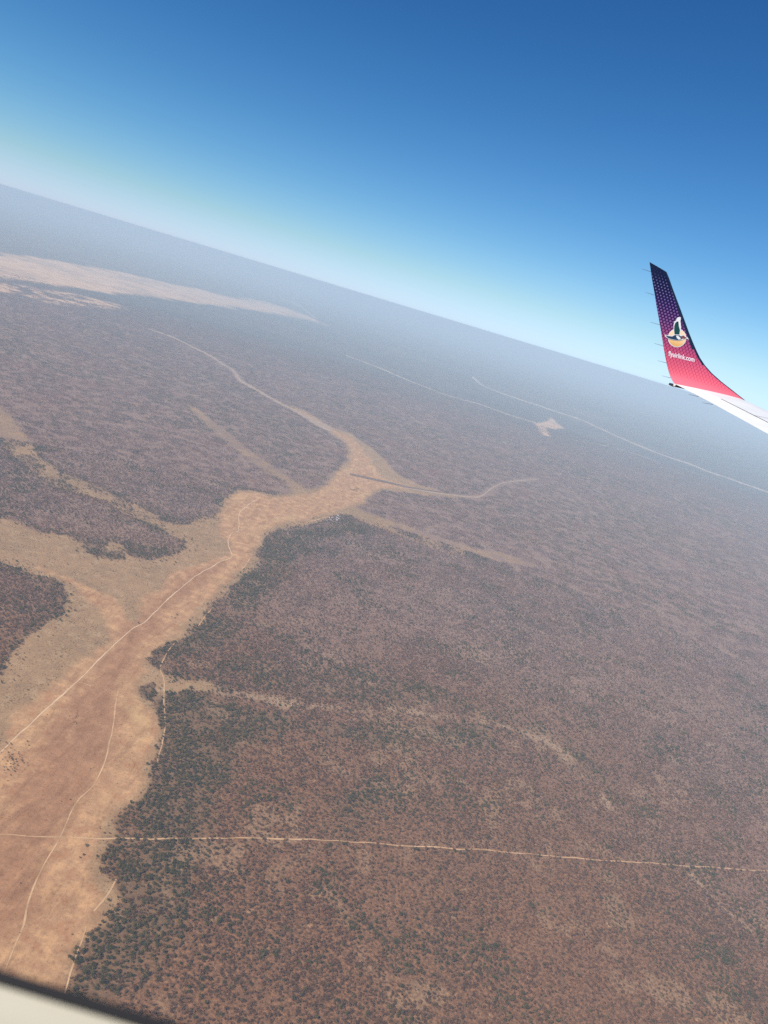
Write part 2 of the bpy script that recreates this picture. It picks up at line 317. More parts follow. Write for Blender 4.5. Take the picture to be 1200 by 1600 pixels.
M_LG = leaf_mat('evergreen_foliage', [(0, (.085, .076, .020)), (.4, (.15, .126, .036)), (.7, (.23, .165, .055)), (1, (.30, .19, .072))])
M_LM = leaf_mat('haze_tinted_foliage', [(0, (.24, .125, .095)), (.35, (.32, .175, .135)), (.65, (.40, .225, .175)), (1, (.48, .28, .215))])  # paler mauve: distance haze painted into the foliage colour
M_BARK = soil_mat('bark', (.10, .07, .05), (.2, .15, .11), 3)
M_TRACK = soil_mat('track_sand', (.46, .255, .115), (.80, .49, .25), .035)
M_TRACK_W = soil_mat('worn_track_sand', (.66, .42, .23), (.86, .58, .34), .035)
M_STRIP = soil_mat('dark_gravel', (.17, .10, .075), (.25, .15, .11), .05)

# ------------------------------------------------------------------ the plain
def build_ground():
    fine = np.radians(np.arange(-60, 60.01, .15)); coarse = np.radians(np.arange(66, 299, 6.))
    az = np.concatenate([fine, coarse]); na = len(az)
    rr = np.concatenate([[60, 150, 300, 400, 450], np.geomspace(470, 13000, 640), np.geomspace(13300, 120000, 90)]); nr = len(rr)
    A, R = np.meshgrid(az, rr); x = (np.sin(A)*R).ravel(); y = (np.cos(A)*R).ravel()
    m = masks(x, y); r = np.hypot(x, y)
    m['farw'] = np.clip(sm(r, 5200, 7600), 0, 1)
    m['haze_tint'] = sm(r+700*(fbm(x, y, 400, 3, 88.)-.5), 900, 2100)*(1-.6*m['dark'])  # painted haze, growing with distance from the camera
    m['yel'] = (1-sm(np.abs(m['sd_r']+22), 4, 44))*(.05+1.1*(fbm(x, y, 150, 4, 8.)-.3))
    i = np.arange(nr-1)[:, None]*na; j = np.arange(na)[None, :]; j2 = (j+1) % na
    q = np.stack([i+j, i+j2, i+na+j2, i+na+j], -1).reshape(-1, 4)[:, ::-1]
    def cls(v, t=.5): return (v[q].mean(1) > t)
    fr = cls(m['river']); fp = cls(m['pan']) & ~fr
    inner = None
    V = np.stack([x, y, np.zeros_like(x)], -1)
    for name, sel in (('ground', ~(fr | fp)), ('dry_riverbed', fr), ('salt_pan', fp)):
        qq = q[sel]; used = np.unique(qq); remap = np.zeros(len(V), np.int64); remap[used] = np.arange(len(used))
        vv = V[used]; q2 = remap[qq]
        me = fast_mesh(name, vv, q2)
        if name == 'ground':    # closes the disc under the aircraft
            pass
        for k in ('river', 'margin', 'pan', 'lane', 'dark', 'red', 'farw', 'yel', 'haze_tint'):
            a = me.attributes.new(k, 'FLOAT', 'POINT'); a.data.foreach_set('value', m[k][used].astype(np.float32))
        me.materials.append(M_GROUND)
        o = bpy.data.objects.new(name, me); S.collection.objects.link(o); tag(o, kind='structure')
    # small disc that closes the plain below the camera
build_ground()
def disc(name, r, z, mat):
    n = 48; v = [(0, 0, z)]+[(r*math.cos(2*math.pi*k/n), r*math.sin(2*math.pi*k/n), z) for k in range(n)]
    return mesh_obj(name, v, [(0, 1+k, 1+(k+1) % n) for k in range(n)], mat)
tag(disc('ground', 62, -.05, soil_mat('soil_below', SOIL2, SOIL)), kind='structure')

def ribbon(name, left, right, z, mat, kind='structure'):
    n = len(left); v = [(*l, z) for l in left]+[(*r_, z) for r_ in right]
    return tag(mesh_obj(name, v, [(k, k+1, n+k+1, n+k) for k in range(n-1)], mat), kind=kind)
def smooth_line(pts, step):
    P = np.array(pts, float); out = []
    for i in range(len(P)-1):
        p0 = P[max(i-1, 0)]; p1 = P[i]; p2 = P[i+1]; p3 = P[min(i+2, len(P)-1)]
        n = max(2, int(np.hypot(*(p2-p1)[:2])/step))
        for k in range(n):
            t = k/n; out.append(.5*((2*p1)+(p2-p0)*t+(2*p0-5*p1+4*p2-p3)*t*t+(3*p1-p0-3*p2+p3)*t**3))
    out.append(P[-1]); return np.array(out)
TRW = []
for i, (k, (pts, w)) in enumerate(TR.items()):
    g = ground(*np.array(pts, float).T); g = smooth_line(g, 9)
    n1 = fbm(g[:, 0], g[:, 1], 40, 2, i*3.)-.5; d = np.gradient(g, axis=0); d /= np.linalg.norm(d, axis=1)[:, None]+1e-9
    nrm = np.stack([-d[:, 1], d[:, 0]], -1); g = g+nrm*(n1*5)[:, None]
    ww = w*(.35+.75*fbm(g[:, 0]+70, g[:, 1], 22, 2))*.5
    TRW.append(logpol(g))
    ribbon('dirt_track', g+nrm*ww[:, None], g-nrm*ww[:, None], .10+.02*i, M_TRACK_W if k == 'valley' else M_TRACK)
for i, (pts, ws, nm) in enumerate(FAR):
    P = smooth_line(np.column_stack([np.array(pts, float), ws]), 5)
    c = P[:, :2]; d = np.gradient(c, axis=0); d /= np.linalg.norm(d, axis=1)[:, None]; nrm = np.stack([-d[:, 1], d[:, 0]], -1)
    jit = 1+.7*(rng.random(len(c))-.5)
    c = c+nrm*((np.convolve(rng.random(len(c))-.5, np.ones(3)/3, 'same'))*.9)[:, None]
    hw = (P[:, 2]*.5*jit)[:, None]*(.68 if nm == 'far_road' else 1)
    a = c+nrm*hw; b = c-nrm*hw
    ribbon(nm, ground(a[:, 0], a[:, 1]), ground(b[:, 0], b[:, 1]), .5+.05*i, soil_mat('pale_sand', (.40, .29, .21), (.55, .42, .31), .004) if nm in ('far_road', 'far_clearing') else soil_mat('stream_sand', (.40, .25, .16), (.50, .33, .2), .02))
# the airstrip: a dark strip across the sand with its pale shoulder
ga = ground(np.array([546, 600, 640, 700.]), np.array([739.5, 751., 761, 770.])); gb = ground(np.array([546.5, 600, 640, 700.]), np.array([742.2, 754., 763.2, 771.0]))
ribbon('airstrip', ga, gb, .9, M_STRIP)

# ------------------------------------------------------------------ trees
def tree_mesh(name, kind, seed, nleaf, clump=1):
    r_ = random.Random(seed); V = []; Fc = []; fm = []
    def tube(p, q, a, b):
        n = 4; p = Vector(p); q = Vector(q); z = (q-p).normalized(); x = z.orthogonal().normalized(); y = z.cross(x); s = len(V)
        for c, rad in ((p, a), (q, b)):
            for k in range(n): V.append(c+(x*math.cos(k*math.tau/n)+y*math.sin(k*math.tau/n))*rad)
        for k in range(n): Fc.append((s+k, s+(k+1) % n, s+n+(k+1) % n, s+n+k)); fm.append(1)
    for c in range(clump):
        ox = oy = 0
        if clump > 1:
            ox, oy = r_.gauss(0, 9.5), r_.gauss(0, 9.5)
        sc = r_.uniform(.75, 1.25) if clump > 1 else 1
        h = 2.2*sc; Rr = 2.6*sc
        if clump == 1:
            tube((0, 0, -.2), (.1, 0, h*.7), .22, .15)
        lobes = []
        for k in range(r_.randint(4, 6)):
            a = r_.random()*math.tau; d = r_.uniform(.25, .6)*Rr
            lobes.append((ox+math.cos(a)*d, oy+math.sin(a)*d, h+r_.uniform(-.6, .9)*sc, r_.uniform(.42, .62)*Rr))
            if clump == 1: tube((.1, 0, h*.6), lobes[-1][:3], .11, .04)
        for k in range(nleaf):
            lx, ly, lz, lr = r_.choice(lobes)
            while True:
                v = Vector((r_.gauss(0, 1), r_.gauss(0, 1), r_.gauss(.3, 1)))
                if v.length > .1: break
            v.normalize(); rad = lr*r_.uniform(.65, 1.05)
            p = Vector((lx, ly, lz))+Vector((v.x*rad, v.y*rad, v.z*rad*.75))
            if p.z < .4: p.z = .4+r_.random()*.4
            nrm = (v+Vector((r_.gauss(0, .5), r_.gauss(0, .5), r_.gauss(0, .5)))).normalized()
            t = nrm.orthogonal().normalized(); t.rotate(Matrix.Rotation(r_.random()*math.tau, 3, nrm)); b = nrm.cross(t)
            s = r_.uniform(.28, .55)*(1.35 if clump > 1 else 1)*sc; s2 = s*r_.uniform(.5, 1); i = len(V)
            V.extend([p-t*s, p-b*s2, p+t*s, p+b*s2]); Fc.append((i, i+1, i+2, i+3)); fm.append(0)
    me = bpy.data.meshes.new(name); me.from_pydata([tuple(v) for v in V], [], Fc)
    me.materials.append({'b': M_LB, 'm': M_LM, 'g': M_LG}[kind]); me.materials.append(M_BARK)
    me.polygons.foreach_set('material_index', np.array(fm, np.int32)); me.update(); return me
PROT = {}
PROT['b'] = [tree_mesh('dormant_tree', 'b', 100+i, 75) for i in range(5)]
PROT['g'] = [tree_mesh('evergreen_tree', 'g', 200+i, 120) for i in range(5)]
PROT['m'] = [tree_mesh('haze_tinted_tree', 'm', 500+i, 70) for i in range(5)]  # dormant bush trees with distance haze put into their colour
PROT['cb'] = [tree_mesh('bush_clump', 'm', 300+i, 26, 15) for i in range(4)]
PROT['cg'] = [tree_mesh('green_clump', 'g', 400+i, 34, 15) for i in range(3)]

def track_clear(x, y, r, w):
    P = logpol(np.stack([x, y], -1)); d = np.full(len(x), 99.)
    for l in TRW: d = np.minimum(d, seg_dist(P, l, False, .02)*r)
    return d > w
def in_view(x, y, pad=40):
    d = np.stack([x, y, np.full_like(x, -H)], -1); zf = d@VF; px = 600+F*(d@VR)/zf; py = 800-F*(d@VU)/zf
    return (zf > 0) & (px > -pad) & (px < 1200+pad) & (py < 1600+pad)
def scatter(r0, r1, cell, pad, seed):
    g = np.random.default_rng(seed)
    n = int((r1*r1-r0*r0)*math.radians(116)/2/cell)
    a = np.radians(g.uniform(-58, 58, n)); r = np.sqrt(g.uniform(r0*r0, r1*r1, n))
    x = np.sin(a)*r; y = np.cos(a)*r; k = in_view(x, y, pad); return x[k], y[k], r[k], g
POS = []      # x, y, scale, variant, kind
def forest_near():
    x, y, r, g = scatter(500, 2400, 8.5, 90, 31); m = masks(x, y); u = g.random(len(x))
    op = fbm(x, y, 26, 3, 40.); big = fbm(x, y, 210, 3, 60.)
    p = sm(op, .28, .52)*.50+.40; p *= .55+1.1*(big-.3)
    p = np.maximum(p, m['dark']*(.35+.6*sm(op, .3, .6)))
    p *= 1-.72*m['lane']
    edge = np.exp(-np.maximum(-m['sd_m'], 0)/16)*.16*(1-sm(m['river'], .05, .3))
    p = p*(1-sm(m['margin'], .2, .9))+edge*sm(m['margin'], .2, .9)*p
    keep = (u < p) & track_clear(x, y, r, 1.3)
    x, y, r, dk = x[keep], y[keep], r[keep], m['dark'][keep]; op = fbm(x, y, 60, 3, 77.)
    green = g.random(len(x)) < np.clip(.05+1.0*dk*(.05+op)+.35*sm(op, .58, .72), 0, .72)
    sc = g.uniform(.36, 1.08, len(x))*np.where(green, 1.12, .9); sc *= np.where(g.random(len(x)) < .05, 1.35, 1)
    mv = (g.random(len(x)) < sm(np.hypot(x, y)+500*(fbm(x, y, 400, 3, 88.)-.5), 950, 2000)) & ~green  # haze-tinted trees replace the brown ones with distance from the camera
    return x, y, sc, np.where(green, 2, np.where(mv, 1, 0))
FN = forest_near()
def forest_mid():
    x, y, r, g = scatter(2400, 7600, 330, 60, 57); m = masks(x, y); u = g.random(len(x))
    p = .75+.7*(fbm(x, y, 120, 3, 40.)-.4)
    p *= 1-sm(m['margin'], .15, .5); p *= 1-.85*m['pan']; p *= 1-m['lane']; p *= 1-sm(r, 6400, 7600)*.6
    fl = np.full(len(x), 99.)
    P = logpol(np.stack([x, y], -1))
    for pts, ws, nm in FAR[:4]: fl = np.minimum(fl, seg_dist(P, lp_line(pts), False, .05)*r)
    keep = (u < p) & (fl > 16+.002*r); x, y, r = x[keep], y[keep], r[keep]
    # keep clumps off the open ground: their rim must stay in the bush
    m = {k: v[keep] for k, v in m.items()}; k2 = (m['sd_m'] > 9) | (m['sd_m'] > 8.9); x, y, r = x[k2], y[k2], r[k2]
    green = g.random(len(x)) < np.clip(.04+.6*m['dark'][k2]+.3*sm(fbm(x, y, 420, 3, 77.), .5, .68), 0, .8)
    return x, y, g.uniform(.75, 1.15, len(x)), np.where(green, 2, 0)
FM = forest_mid()
def shrubs():
    x, y, r, g = scatter(500, 2700, 26, 30, 91); m = masks(x, y)
    op = fbm(x, y, 35, 3, 12.)
    p = sm(m['margin'], .4, .8)*(1-sm(m['river'], .02, .35))*(.25+.9*sm(op, .35, .6))
    keep = (g.random(len(x)) < p) & track_clear(x, y, r, 2.2)
    return x[keep], y[keep], g.uniform(.16, .36, keep.sum()), np.where(g.random(keep.sum()) < .35, 2, 0)
SH = shrubs()

def instancer(name, data, kinds, label, cat):
    x, y, sc, green = data
    coll = bpy.data.collections.new(name+'_kinds'); k = 0
    for me in sum((PROT[q] for q in kinds), []):
        o = bpy.data.objects.new('%s_%02d' % (name, k), me); coll.objects.link(o); k += 1
    g = np.random.default_rng(5); lens = np.array([len(PROT[q]) for q in kinds]); off = np.concatenate([[0], np.cumsum(lens)])[:-1]
    idx = off[green]+(g.random(len(x))*lens[green]).astype(int)
    me = bpy.data.meshes.new(name); me.vertices.add(len(x)); me.vertices.foreach_set('co', np.stack([x, y, np.zeros_like(x)], -1).astype(np.float32).ravel())
    for nm, typ, val in (('tsc', 'FLOAT', sc), ('trot', 'FLOAT', g.random(len(x))*math.tau), ('tid', 'INT', idx)):
        a = me.attributes.new(nm, typ, 'POINT'); a.data.foreach_set('value', val.astype(np.float32 if typ == 'FLOAT' else np.int32))
    o = bpy.data.objects.new(name, me); S.collection.objects.link(o)
    nt = bpy.data.node_groups.new(name, 'GeometryNodeTree')
    nt.interface.new_socket('Geometry', in_out='INPUT', socket_type='NodeSocketGeometry'); nt.interface.new_socket('Geometry', in_out='OUTPUT', socket_type='NodeSocketGeometry')
    N = nt.nodes; gi = N.new('NodeGroupInput'); go = N.new('NodeGroupOutput'); ip = N.new('GeometryNodeInstanceOnPoints'); ci = N.new('GeometryNodeCollectionInfo')
    ci.inputs['Collection'].default_value = coll; ci.inputs['Separate Children'].default_value = True; ci.inputs['Reset Children'].default_value = True
    def attr(nm, t):
        a = N.new('GeometryNodeInputNamedAttribute'); a.data_type = t; a.inputs['Name'].default_value = nm; return a.outputs['Attribute']
    cx = N.new('ShaderNodeCombineXYZ'); nt.links.new(attr('trot', 'FLOAT'), cx.inputs[2])
    nt.links.new(gi.outputs[0], ip.inputs['Points']); nt.links.new(ci.outputs[0], ip.inputs['Instance']); ip.inputs['Pick Instance'].default_value = True
    nt.links.new(attr('tid', 'INT'), ip.inputs['Instance Index']); nt.links.new(cx.outputs[0], ip.inputs['Rotation']); nt.links.new(attr('tsc', 'FLOAT'), ip.inputs['Scale'])
    nt.links.new(ip.outputs[0], go.inputs[0])
    o.modifiers.new('scatter', 'NODES').node_group = nt
    tag(o, label, cat, kind='stuff'); return o

# the nearest trees stand as things of their own
x, y, sc, green = FN; vis = in_view(x, y, -4); rr = np.hypot(x, y)-sc*30+1e6*(~vis)
# (a few hundred of them are lifted out of the bush)
near = np.argsort(rr)[:290]; mask = np.ones(len(x), bool); mask[near] = False
def place_tree(px, py, s, g_, name, label, cat, group):
    o = bpy.data.objects.new(name, random.choice(PROT['g' if g_ else 'b'])); o.location = (float(px), float(py), 0)
    o.scale = (s, s, s*random.uniform(.85, 1.1)); o.rotation_euler = (0, 0, random.random()*6.28); S.collection.objects.link(o)
    return tag(o, label, cat, group)
for k in near:
    if green[k] == 2: place_tree(x[k], y[k], float(sc[k]), True, 'evergreen_tree', 'dark green bush tree in the nearest scrub along the bottom of the photo', 'tree', 'nearest dark green trees')
    else: place_tree(x[k], y[k], float(sc[k]), False, 'dormant_tree', 'leafless brown bush tree in the nearest scrub along the bottom of the photo', 'tree', 'nearest brown trees')
instancer('bushland', tuple(a[mask] for a in FN), ('b', 'm', 'g'), 'dense brown and dark green bush covering the plain', 'bushland')
instancer('far_bushland', FM, ('cb', 'cb', 'cg'), 'hazy far bush covering the plain towards the horizon', 'bushland')
instancer('low_scrub', SH, ('b', 'b', 'g'), 'low scattered scrub on the straw coloured valley margin', 'scrub')
# single shrubs out on the sand
def single(pts, s0, s1, label, group, grn=True):
    for px, py in pts:
        g = ground(px, py); place_tree(g[0], g[1], random.uniform(s0, s1), grn, 'shrub', label, 'shrub', group)
r_ = random.Random(3)
single([(r_.gauss(22, 11), r_.gauss(1190, 13)) for _ in range(70)], .28, .5, 'small dark shrub in the speckled patch by the left photo edge', 'shrubs of the left sand patch')
single([(r_.gauss(117, 6), r_.gauss(1124, 7)) for _ in range(16)], .25, .42, 'small dark shrub in the tight cluster beside the diagonal track', 'shrubs beside the diagonal track')
single([(r_.uniform(30, 220), r_.uniform(1090, 1480)) for _ in range(22)], .2, .42, 'lone tiny shrub on the open riverbed sand', 'lone riverbed shrubs')
single([(268, 964), (276, 961), (273, 966), (213, 900), (105, 882), (300, 842), (305, 845), (298, 843), (216, 974), (135, 1322), (130, 1336), (125, 1340)], .5, .9, 'dark shrub standing alone in the pale valley', 'lone valley shrubs')
single([(552+i*1.6, 766+abs(i)*-.4) for i in range(-3, 6)]+[(556, 769), (558, 768)], .7, 1.1, 'dark shrub in the bird shaped stand on the upper sand flat', 'shrubs on the upper sand flat')
# homestead at the bend
M_WHITE = soil_mat('lime_wash', (.78, .77, .74), (.85, .84, .8), .5); M_TIN = soil_mat('tin_roof', (.72, .73, .75), (.82, .83, .85), .6)
hut = None; r_ = random.Random(12)
HP = [(511, 814), (514, 812), (517, 813), (519, 809), (521, 812), (523, 807), (524, 811), (526, 809), (528, 806), (529, 811), (531, 808), (515, 809), (534, 806), (520, 815), (527, 813)]
for px, py in HP:
    g = ground(px, py)
    if hut is None:
        hut = empty('farm_hut'); w, d, h = 2.6, 2.0, 2.3
        v = [(-w, -d, 0), (w, -d, 0), (w, d, 0), (-w, d, 0), (-w, -d, h), (w, -d, h), (w, d, h), (-w, d, h)]
        wall = mesh_obj('wall', v, [(0, 1, 5, 4), (1, 2, 6, 5), (2, 3, 7, 6), (3, 0, 4, 7)], M_WHITE, hut)
        w += .3; d += .3; v = [(-w, -d, h+.02), (w, -d, h+.02), (w, d, h+.02), (-w, d, h+.02), (-w, 0, h+1.1), (w, 0, h+1.1)]
        roof = mesh_obj('roof', v, [(0, 1, 5, 4), (2, 3, 4, 5), (0, 4, 3), (1, 2, 5), (3, 2, 1, 0)], M_TIN, hut); o = hut
    else:
        o = hut.copy(); S.collection.objects.link(o)
        for c in (wall, roof): q = c.copy(); S.collection.objects.link(q); q.parent = o
    o.location = (g[0], g[1], 0); o.rotation_euler = (0, 0, r_.random()*3); o.scale = (r_.uniform(.5, 1.0),)*3
    tag(o, 'tiny white hut with tin roof among dark trees at the river bend', 'hut', 'white huts at the river bend')

# ------------------------------------------------------------------ the wing
def paint(name, col, rough=.35, coat=.3):
    m, nt, b = nodes_mat(name); g = nt.nodes.new('ShaderNodeNewGeometry')
    n = noise(nt, g.outputs['Position'], 3, 4); c2 = tuple(v*.93 for v in col)
    nt.links.new(ramp(nt, [(.35, c2), (.65, col)], n), b.inputs['Base Color'])
    b.inputs['Roughness'].default_value = rough; b.inputs['Coat Weight'].default_value = coat; b.inputs['Coat Roughness'].default_value = .15; return m
M_WING = paint('white_wing_paint', (.93, .91, .82), .45, 0); M_GREY = paint('grey_wing_paint', (.84, .83, .79), .45, 0); M_NAVY = paint('navy_edge', (.012, .022, .05)); M_DARK = paint('dark_metal', (.045, .045, .05), .4, 0)
M_LENS = paint('clear_lens', (.75, .72, .66), .1); M_ROD = paint('wick_rod', (.10, .10, .11), .5, 0)
def winglet_mat():
    m, nt, b = nodes_mat('winglet_livery'); L = nt.links
    tc = nt.nodes.new('ShaderNodeTexCoord'); sx = nt.nodes.new('ShaderNodeSeparateXYZ'); L.new(tc.outputs['Object'], sx.inputs[0])
    X, Z = sx.outputs[0], sx.outputs[2]
    v = maprange(nt, Z, 1.20, 2.92); v.node.interpolation_type = 'LINEAR'
    base = ramp(nt, [(0, (.78, .17, .20)), (.05, (.66, .10, .14)), (.11, (.36, .02, .06)), (.28, (.27, .012, .055)), (.40, (.11, .008, .055)), (.53, (.035, .006, .055)), (.7, (.012, .006, .05)), (.88, (.006, .008, .04)), (1, (.006, .012, .035))], v)
    dot = ramp(nt, [(0, (.82, .20, .24)), (.15, (.70, .11, .16)), (.28, (.56, .085, .16)), (.4, (.36, .07, .18)), (.53, (.22, .085, .24)), (.7, (.15, .09, .28)), (.85, (.2, .19, .38)), (.93, (.02, .04, .1)), (1, (.006, .012, .035))], v)
    p = .054
    def cell(ox, oz):
        fx = math_(nt, 'SUBTRACT', math_(nt, 'FRACT', math_(nt, 'ADD', math_(nt, 'DIVIDE', X, p), ox)), .5)
        fz = math_(nt, 'SUBTRACT', math_(nt, 'FRACT', math_(nt, 'ADD', math_(nt, 'DIVIDE', Z, p*1.5), oz)), .5)
        fz = math_(nt, 'MULTIPLY', fz, 1.5)
        return math_(nt, 'SQRT', math_(nt, 'ADD', math_(nt, 'MULTIPLY', fx, fx), math_(nt, 'MULTIPLY', fz, fz)))
    d = math_(nt, 'MINIMUM', cell(0, 0), cell(.5, .5))
    rad = nt.nodes.new('ShaderNodeValToRGB'); e = rad.color_ramp.elements; e[0].color = (.75,)*3+(1,); e[0].position = .05; e[1].color = (.10,)*3+(1,); e[1].position = .95; q = e.new(.11); q.color = (.49,)*3+(1,)
    q = e.new(.32); q.color = (.42,)*3+(1,); q = e.new(.6); q.color = (.30,)*3+(1,); L.new(v, rad.inputs[0])
    s = math_(nt, 'SUBTRACT', rad.outputs[0], d)
    L.new(mix(nt, maprange(nt, s, -.05, .07), base, dot), b.inputs['Base Color'])
    b.inputs['Roughness'].default_value = .4; b.inputs['Specular IOR Level'].default_value = .25; b.inputs['Coat Weight'].default_value = .08; b.inputs['Coat Roughness'].default_value = .1; return m
M_LIV = winglet_mat()
Z0 = np.array([980., 390.]); ZS = 1135/220.
def zp(q): return Z0[0]+q[0]/ZS, Z0[1]+q[1]/ZS
wing = empty('aircraft_wing', (6.0, 2.0, H-1.2))
tag(wing, 'white aircraft wing with upturned navy to pink winglet above the plain', 'aircraft wing')
WO = np.array([6.0, 2.0, H-1.2])
ST = [((180,100),(318,182),12.43),((190,170),(338,230),12.41),((200,240),(366,310),12.38),((218,340),(404,412),12.355),((235,450),(437,500),12.33),((250,530),(464,574),12.31),((268,630),(499,670),12.285),
 ((282,720),(529,745),12.26),((295,800),(556,808),12.235),((308,870),(587,872),12.21),((320,930),(628,934),12.185),((335,985),(682,995),12.15),((350,1030),(757,1062),12.11),((365,1060),(852,1137),12.06),((383,1082),(958,1222),12.0)]
sec = [(at_y(*zp(a), y), at_y(*zp(b), y+.0), .022+.004*i) for i, (a, b, y) in enumerate(ST)]
n_wl = len(sec)
TE0, LE0 = sec[-1][0], sec[-1][1]
for yy in (11.85, 11.6, 11.3, 10.9, 10.4, 9.8, 9.0, 8.0, 6.5, 5.0, 3.5, 2.0):
    k = 12-yy; kk = min(k/.5, 1)
    te = TE0+np.array([.17*kk+.24*k, -k, .0-.017*kk-.118*k]); le = LE0+np.array([.50*k, -k, -.145*k])
    sec.append((te, le, .085+.02*min(k, 2)+.012*k))
CF = [0, .015, .05, .1, .18, .28, .34, .345, .42, .52, .62, .72, .8, .87, .92, .955, .98, .993, 1.0]
def foil(c, t): xx = 1-c; return t*5*(.2969*math.sqrt(max(xx, 0))-.126*xx-.3516*xx**2+.2843*xx**3-.1015*xx**4)
G = []
for i, (te, le, t) in enumerate(sec):
    a = sec[max(i-1, 0)]; b = sec[min(i+1, len(sec)-1)]
    span = (b[0]+b[1])-(a[0]+a[1]); ch = le-te; n = np.cross(ch, span); n /= np.linalg.norm(n)
    if n[2]+(-n[1]) < 0: n = -n
    row = []
    for c in CF: row.append(te+ch*c+n*foil(c, t*.62)*1.0)
    for c in CF[-2:0:-1]: row.append(te+ch*c-n*foil(c, t*.38))
    G.append(row)
G = np.array(G); nc = len(CF); m_ = G.shape[1]
def skin(name, rows, cols, mat, parent):
    rows = list(rows); V = {}; vs = []; fs = []
    def vid(i, j):
        j %= m_
        if (i, j) not in V: V[(i, j)] = len(vs); vs.append(G[i, j]-WO)
        return V[(i, j)]
    for i in rows[:-1]:
        for j in (cols(i) if callable(cols) else cols): fs.append((vid(i, j), vid(i, j+1), vid(i+1, j+1), vid(i+1, j)))
    return mesh_obj(name, vs, fs, mat, parent, smooth=True)
LEc = [j for j in range(m_) if 13 <= j <= 2*nc-2-13]; rest = [j for j in range(m_) if j not in LEc]
def le_cols(i):
    a = 13 if i < n_wl-7 else 14 if i < n_wl-5 else 15
    return [j for j in range(m_) if a <= j <= 2*nc-2-13]
def liv_cols(i): q = set(le_cols(i)); return [j for j in range(m_) if j not in q]
wl_o = skin('winglet', range(0, n_wl), liv_cols, M_LIV, wing)
le_o = skin('leading_edge', range(0, n_wl), le_cols, M_NAVY, wl_o)
cap = mesh_obj('tip_cap', [G[0, j]-WO for j in range(m_)], [tuple(range(m_))], M_NAVY, wl_o)
ail = [0, 1, 2, 3, 4, 5] ; low = [j for j in range(m_) if j >= nc+11]
wsk = skin('wing_skin', range(n_wl-1, len(sec)), [j for j in range(m_) if not (j in ail)], M_GREY, wing)
ai = skin('aileron', range(n_wl-1, len(sec)), ail, M_WING, wing)
# hinge line of the aileron, proud by two millimetres
hl = []; 
for i in range(n_wl+1, len(sec)): hl.append((G[i, 6]-WO, G[i, 7]-WO))
v = []; 
for a, b in hl: v += [a+np.array([-.006, 0, .004]), b+np.array([.006, 0, .004])]
mesh_obj('hinge_line', v, [(2*k, 2*k+1, 2*k+3, 2*k+2) for k in range(len(hl)-1)], M_DARK, ai)
for nn, row in enumerate((n_wl+3, n_wl+5, n_wl+7)):      # seams between skin panels
    sv = []; sf = []
    for j in range(7, 17):
        p = G[row, j]-WO+np.array([0, 0, .0035]); d = G[row+1, j]-G[row, j]; d = d/np.linalg.norm(d); sv += [p, p+d*.008]
    for k in range(9): sf.append((2*k, 2*k+1, 2*k+3, 2*k+2))
    mesh_obj('panel_seam', sv, sf, M_DARK, wsk)
def rod(name, p, q, r1, r2, mat, parent, n=8):
    p, q = Vector(p), Vector(q); z = (q-p).normalized(); x = z.orthogonal().normalized(); y = z.cross(x)
    v = [c+(x*math.cos(k*math.tau/n)+y*math.sin(k*math.tau/n))*rr for c, rr in ((p, r1), (q, r2)) for k in range(n)]
    return mesh_obj(name, v, [(k, (k+1) % n, n+(k+1) % n, n+k) for k in range(n)]+[tuple(range(n))[::-1], tuple(range(n, 2*n))], mat, parent, smooth=False)
for (a, b, y, par) in [((192,179),(117,155),12.405,wl_o),((217,366),(148,345),12.35,wl_o),((263,606),(187,585),12.29,wl_o),((293,777),(217,755),12.24,wl_o),((318,914),(245,895),12.19,wl_o),((352,1035),(280,1017),12.11,wl_o),((575,1186),(495,1166),11.75,ai),((690,1248),(605,1234),11.4,ai)]:
    rod('static_wick', at_y(*zp(a), y)-WO, at_y(*zp(b), y)-WO, .0032, .0018, M_ROD, par)
p1 = at_y(*zp((338,1082)), 12.0)-WO; p2 = at_y(*zp((372,1093)), 12.0)-WO; p3 = at_y(*zp((388,1097)), 11.99)-WO; p4 = at_y(*zp((470,1122)), 11.97)-WO
rod('light_housing', p1, p2, .017, .024, M_DARK, wing, 12); rod('tail_light', p2, p3, .026, .024, M_LENS, wing, 12); rod('light_fairing', p3, p4, .022, .007, M_DARK, wing, 12)
# emblem and lettering laid on the winglet skin
bpy.context.view_layer.update()
bm = bmesh.new(); bm.from_mesh(wl_o.data); bvh = BVHTree.FromBMesh(bm)
def on_skin(px, py, off):
    d = Vector(ray(float(px), float(py))).normalized(); o = Vector((0, 0, H))-Vector(WO)
    hit, n, _, _ = bvh.ray_cast(o, d)
    if hit is None: return None
    if n.dot(d) > 0: n = -n
    return hit+n*off
def flat(col, name): return paint(name, col, .4, .3)
def decal(name, pts, mat, off, parent, close=True):
    # fine triangulation of an outline so it follows the skin
    b2 = bmesh.new(); vs = [b2.verts.new((p[0], p[1], 0)) for p in pts]; b2.faces.new(vs)
    bmesh.ops.triangulate(b2, faces=b2.faces[:])
    for _ in range(2): bmesh.ops.subdivide_edges(b2, edges=b2.edges[:], cuts=1, use_grid_fill=True)
    bmesh.ops.triangulate(b2, faces=b2.faces[:])
    for q in b2.verts:
        h = on_skin(Z0[0]+q.co.x/ZS, Z0[1]+q.co.y/ZS, off)
        if h is None:
            for s in (.98, .96, .94, .9):
                cx = 400+(q.co.x-400)*s; h = on_skin(Z0[0]+cx/ZS, Z0[1]+q.co.y/ZS, off)
                if h: break
        q.co = h if h else Vector((0, 0, 0))
    me = bpy.data.meshes.new(name); b2.to_mesh(me); b2.free(); me.materials.append(mat)
    o = bpy.data.objects.new(name, me); S.collection.objects.link(o); o.parent = parent; return o
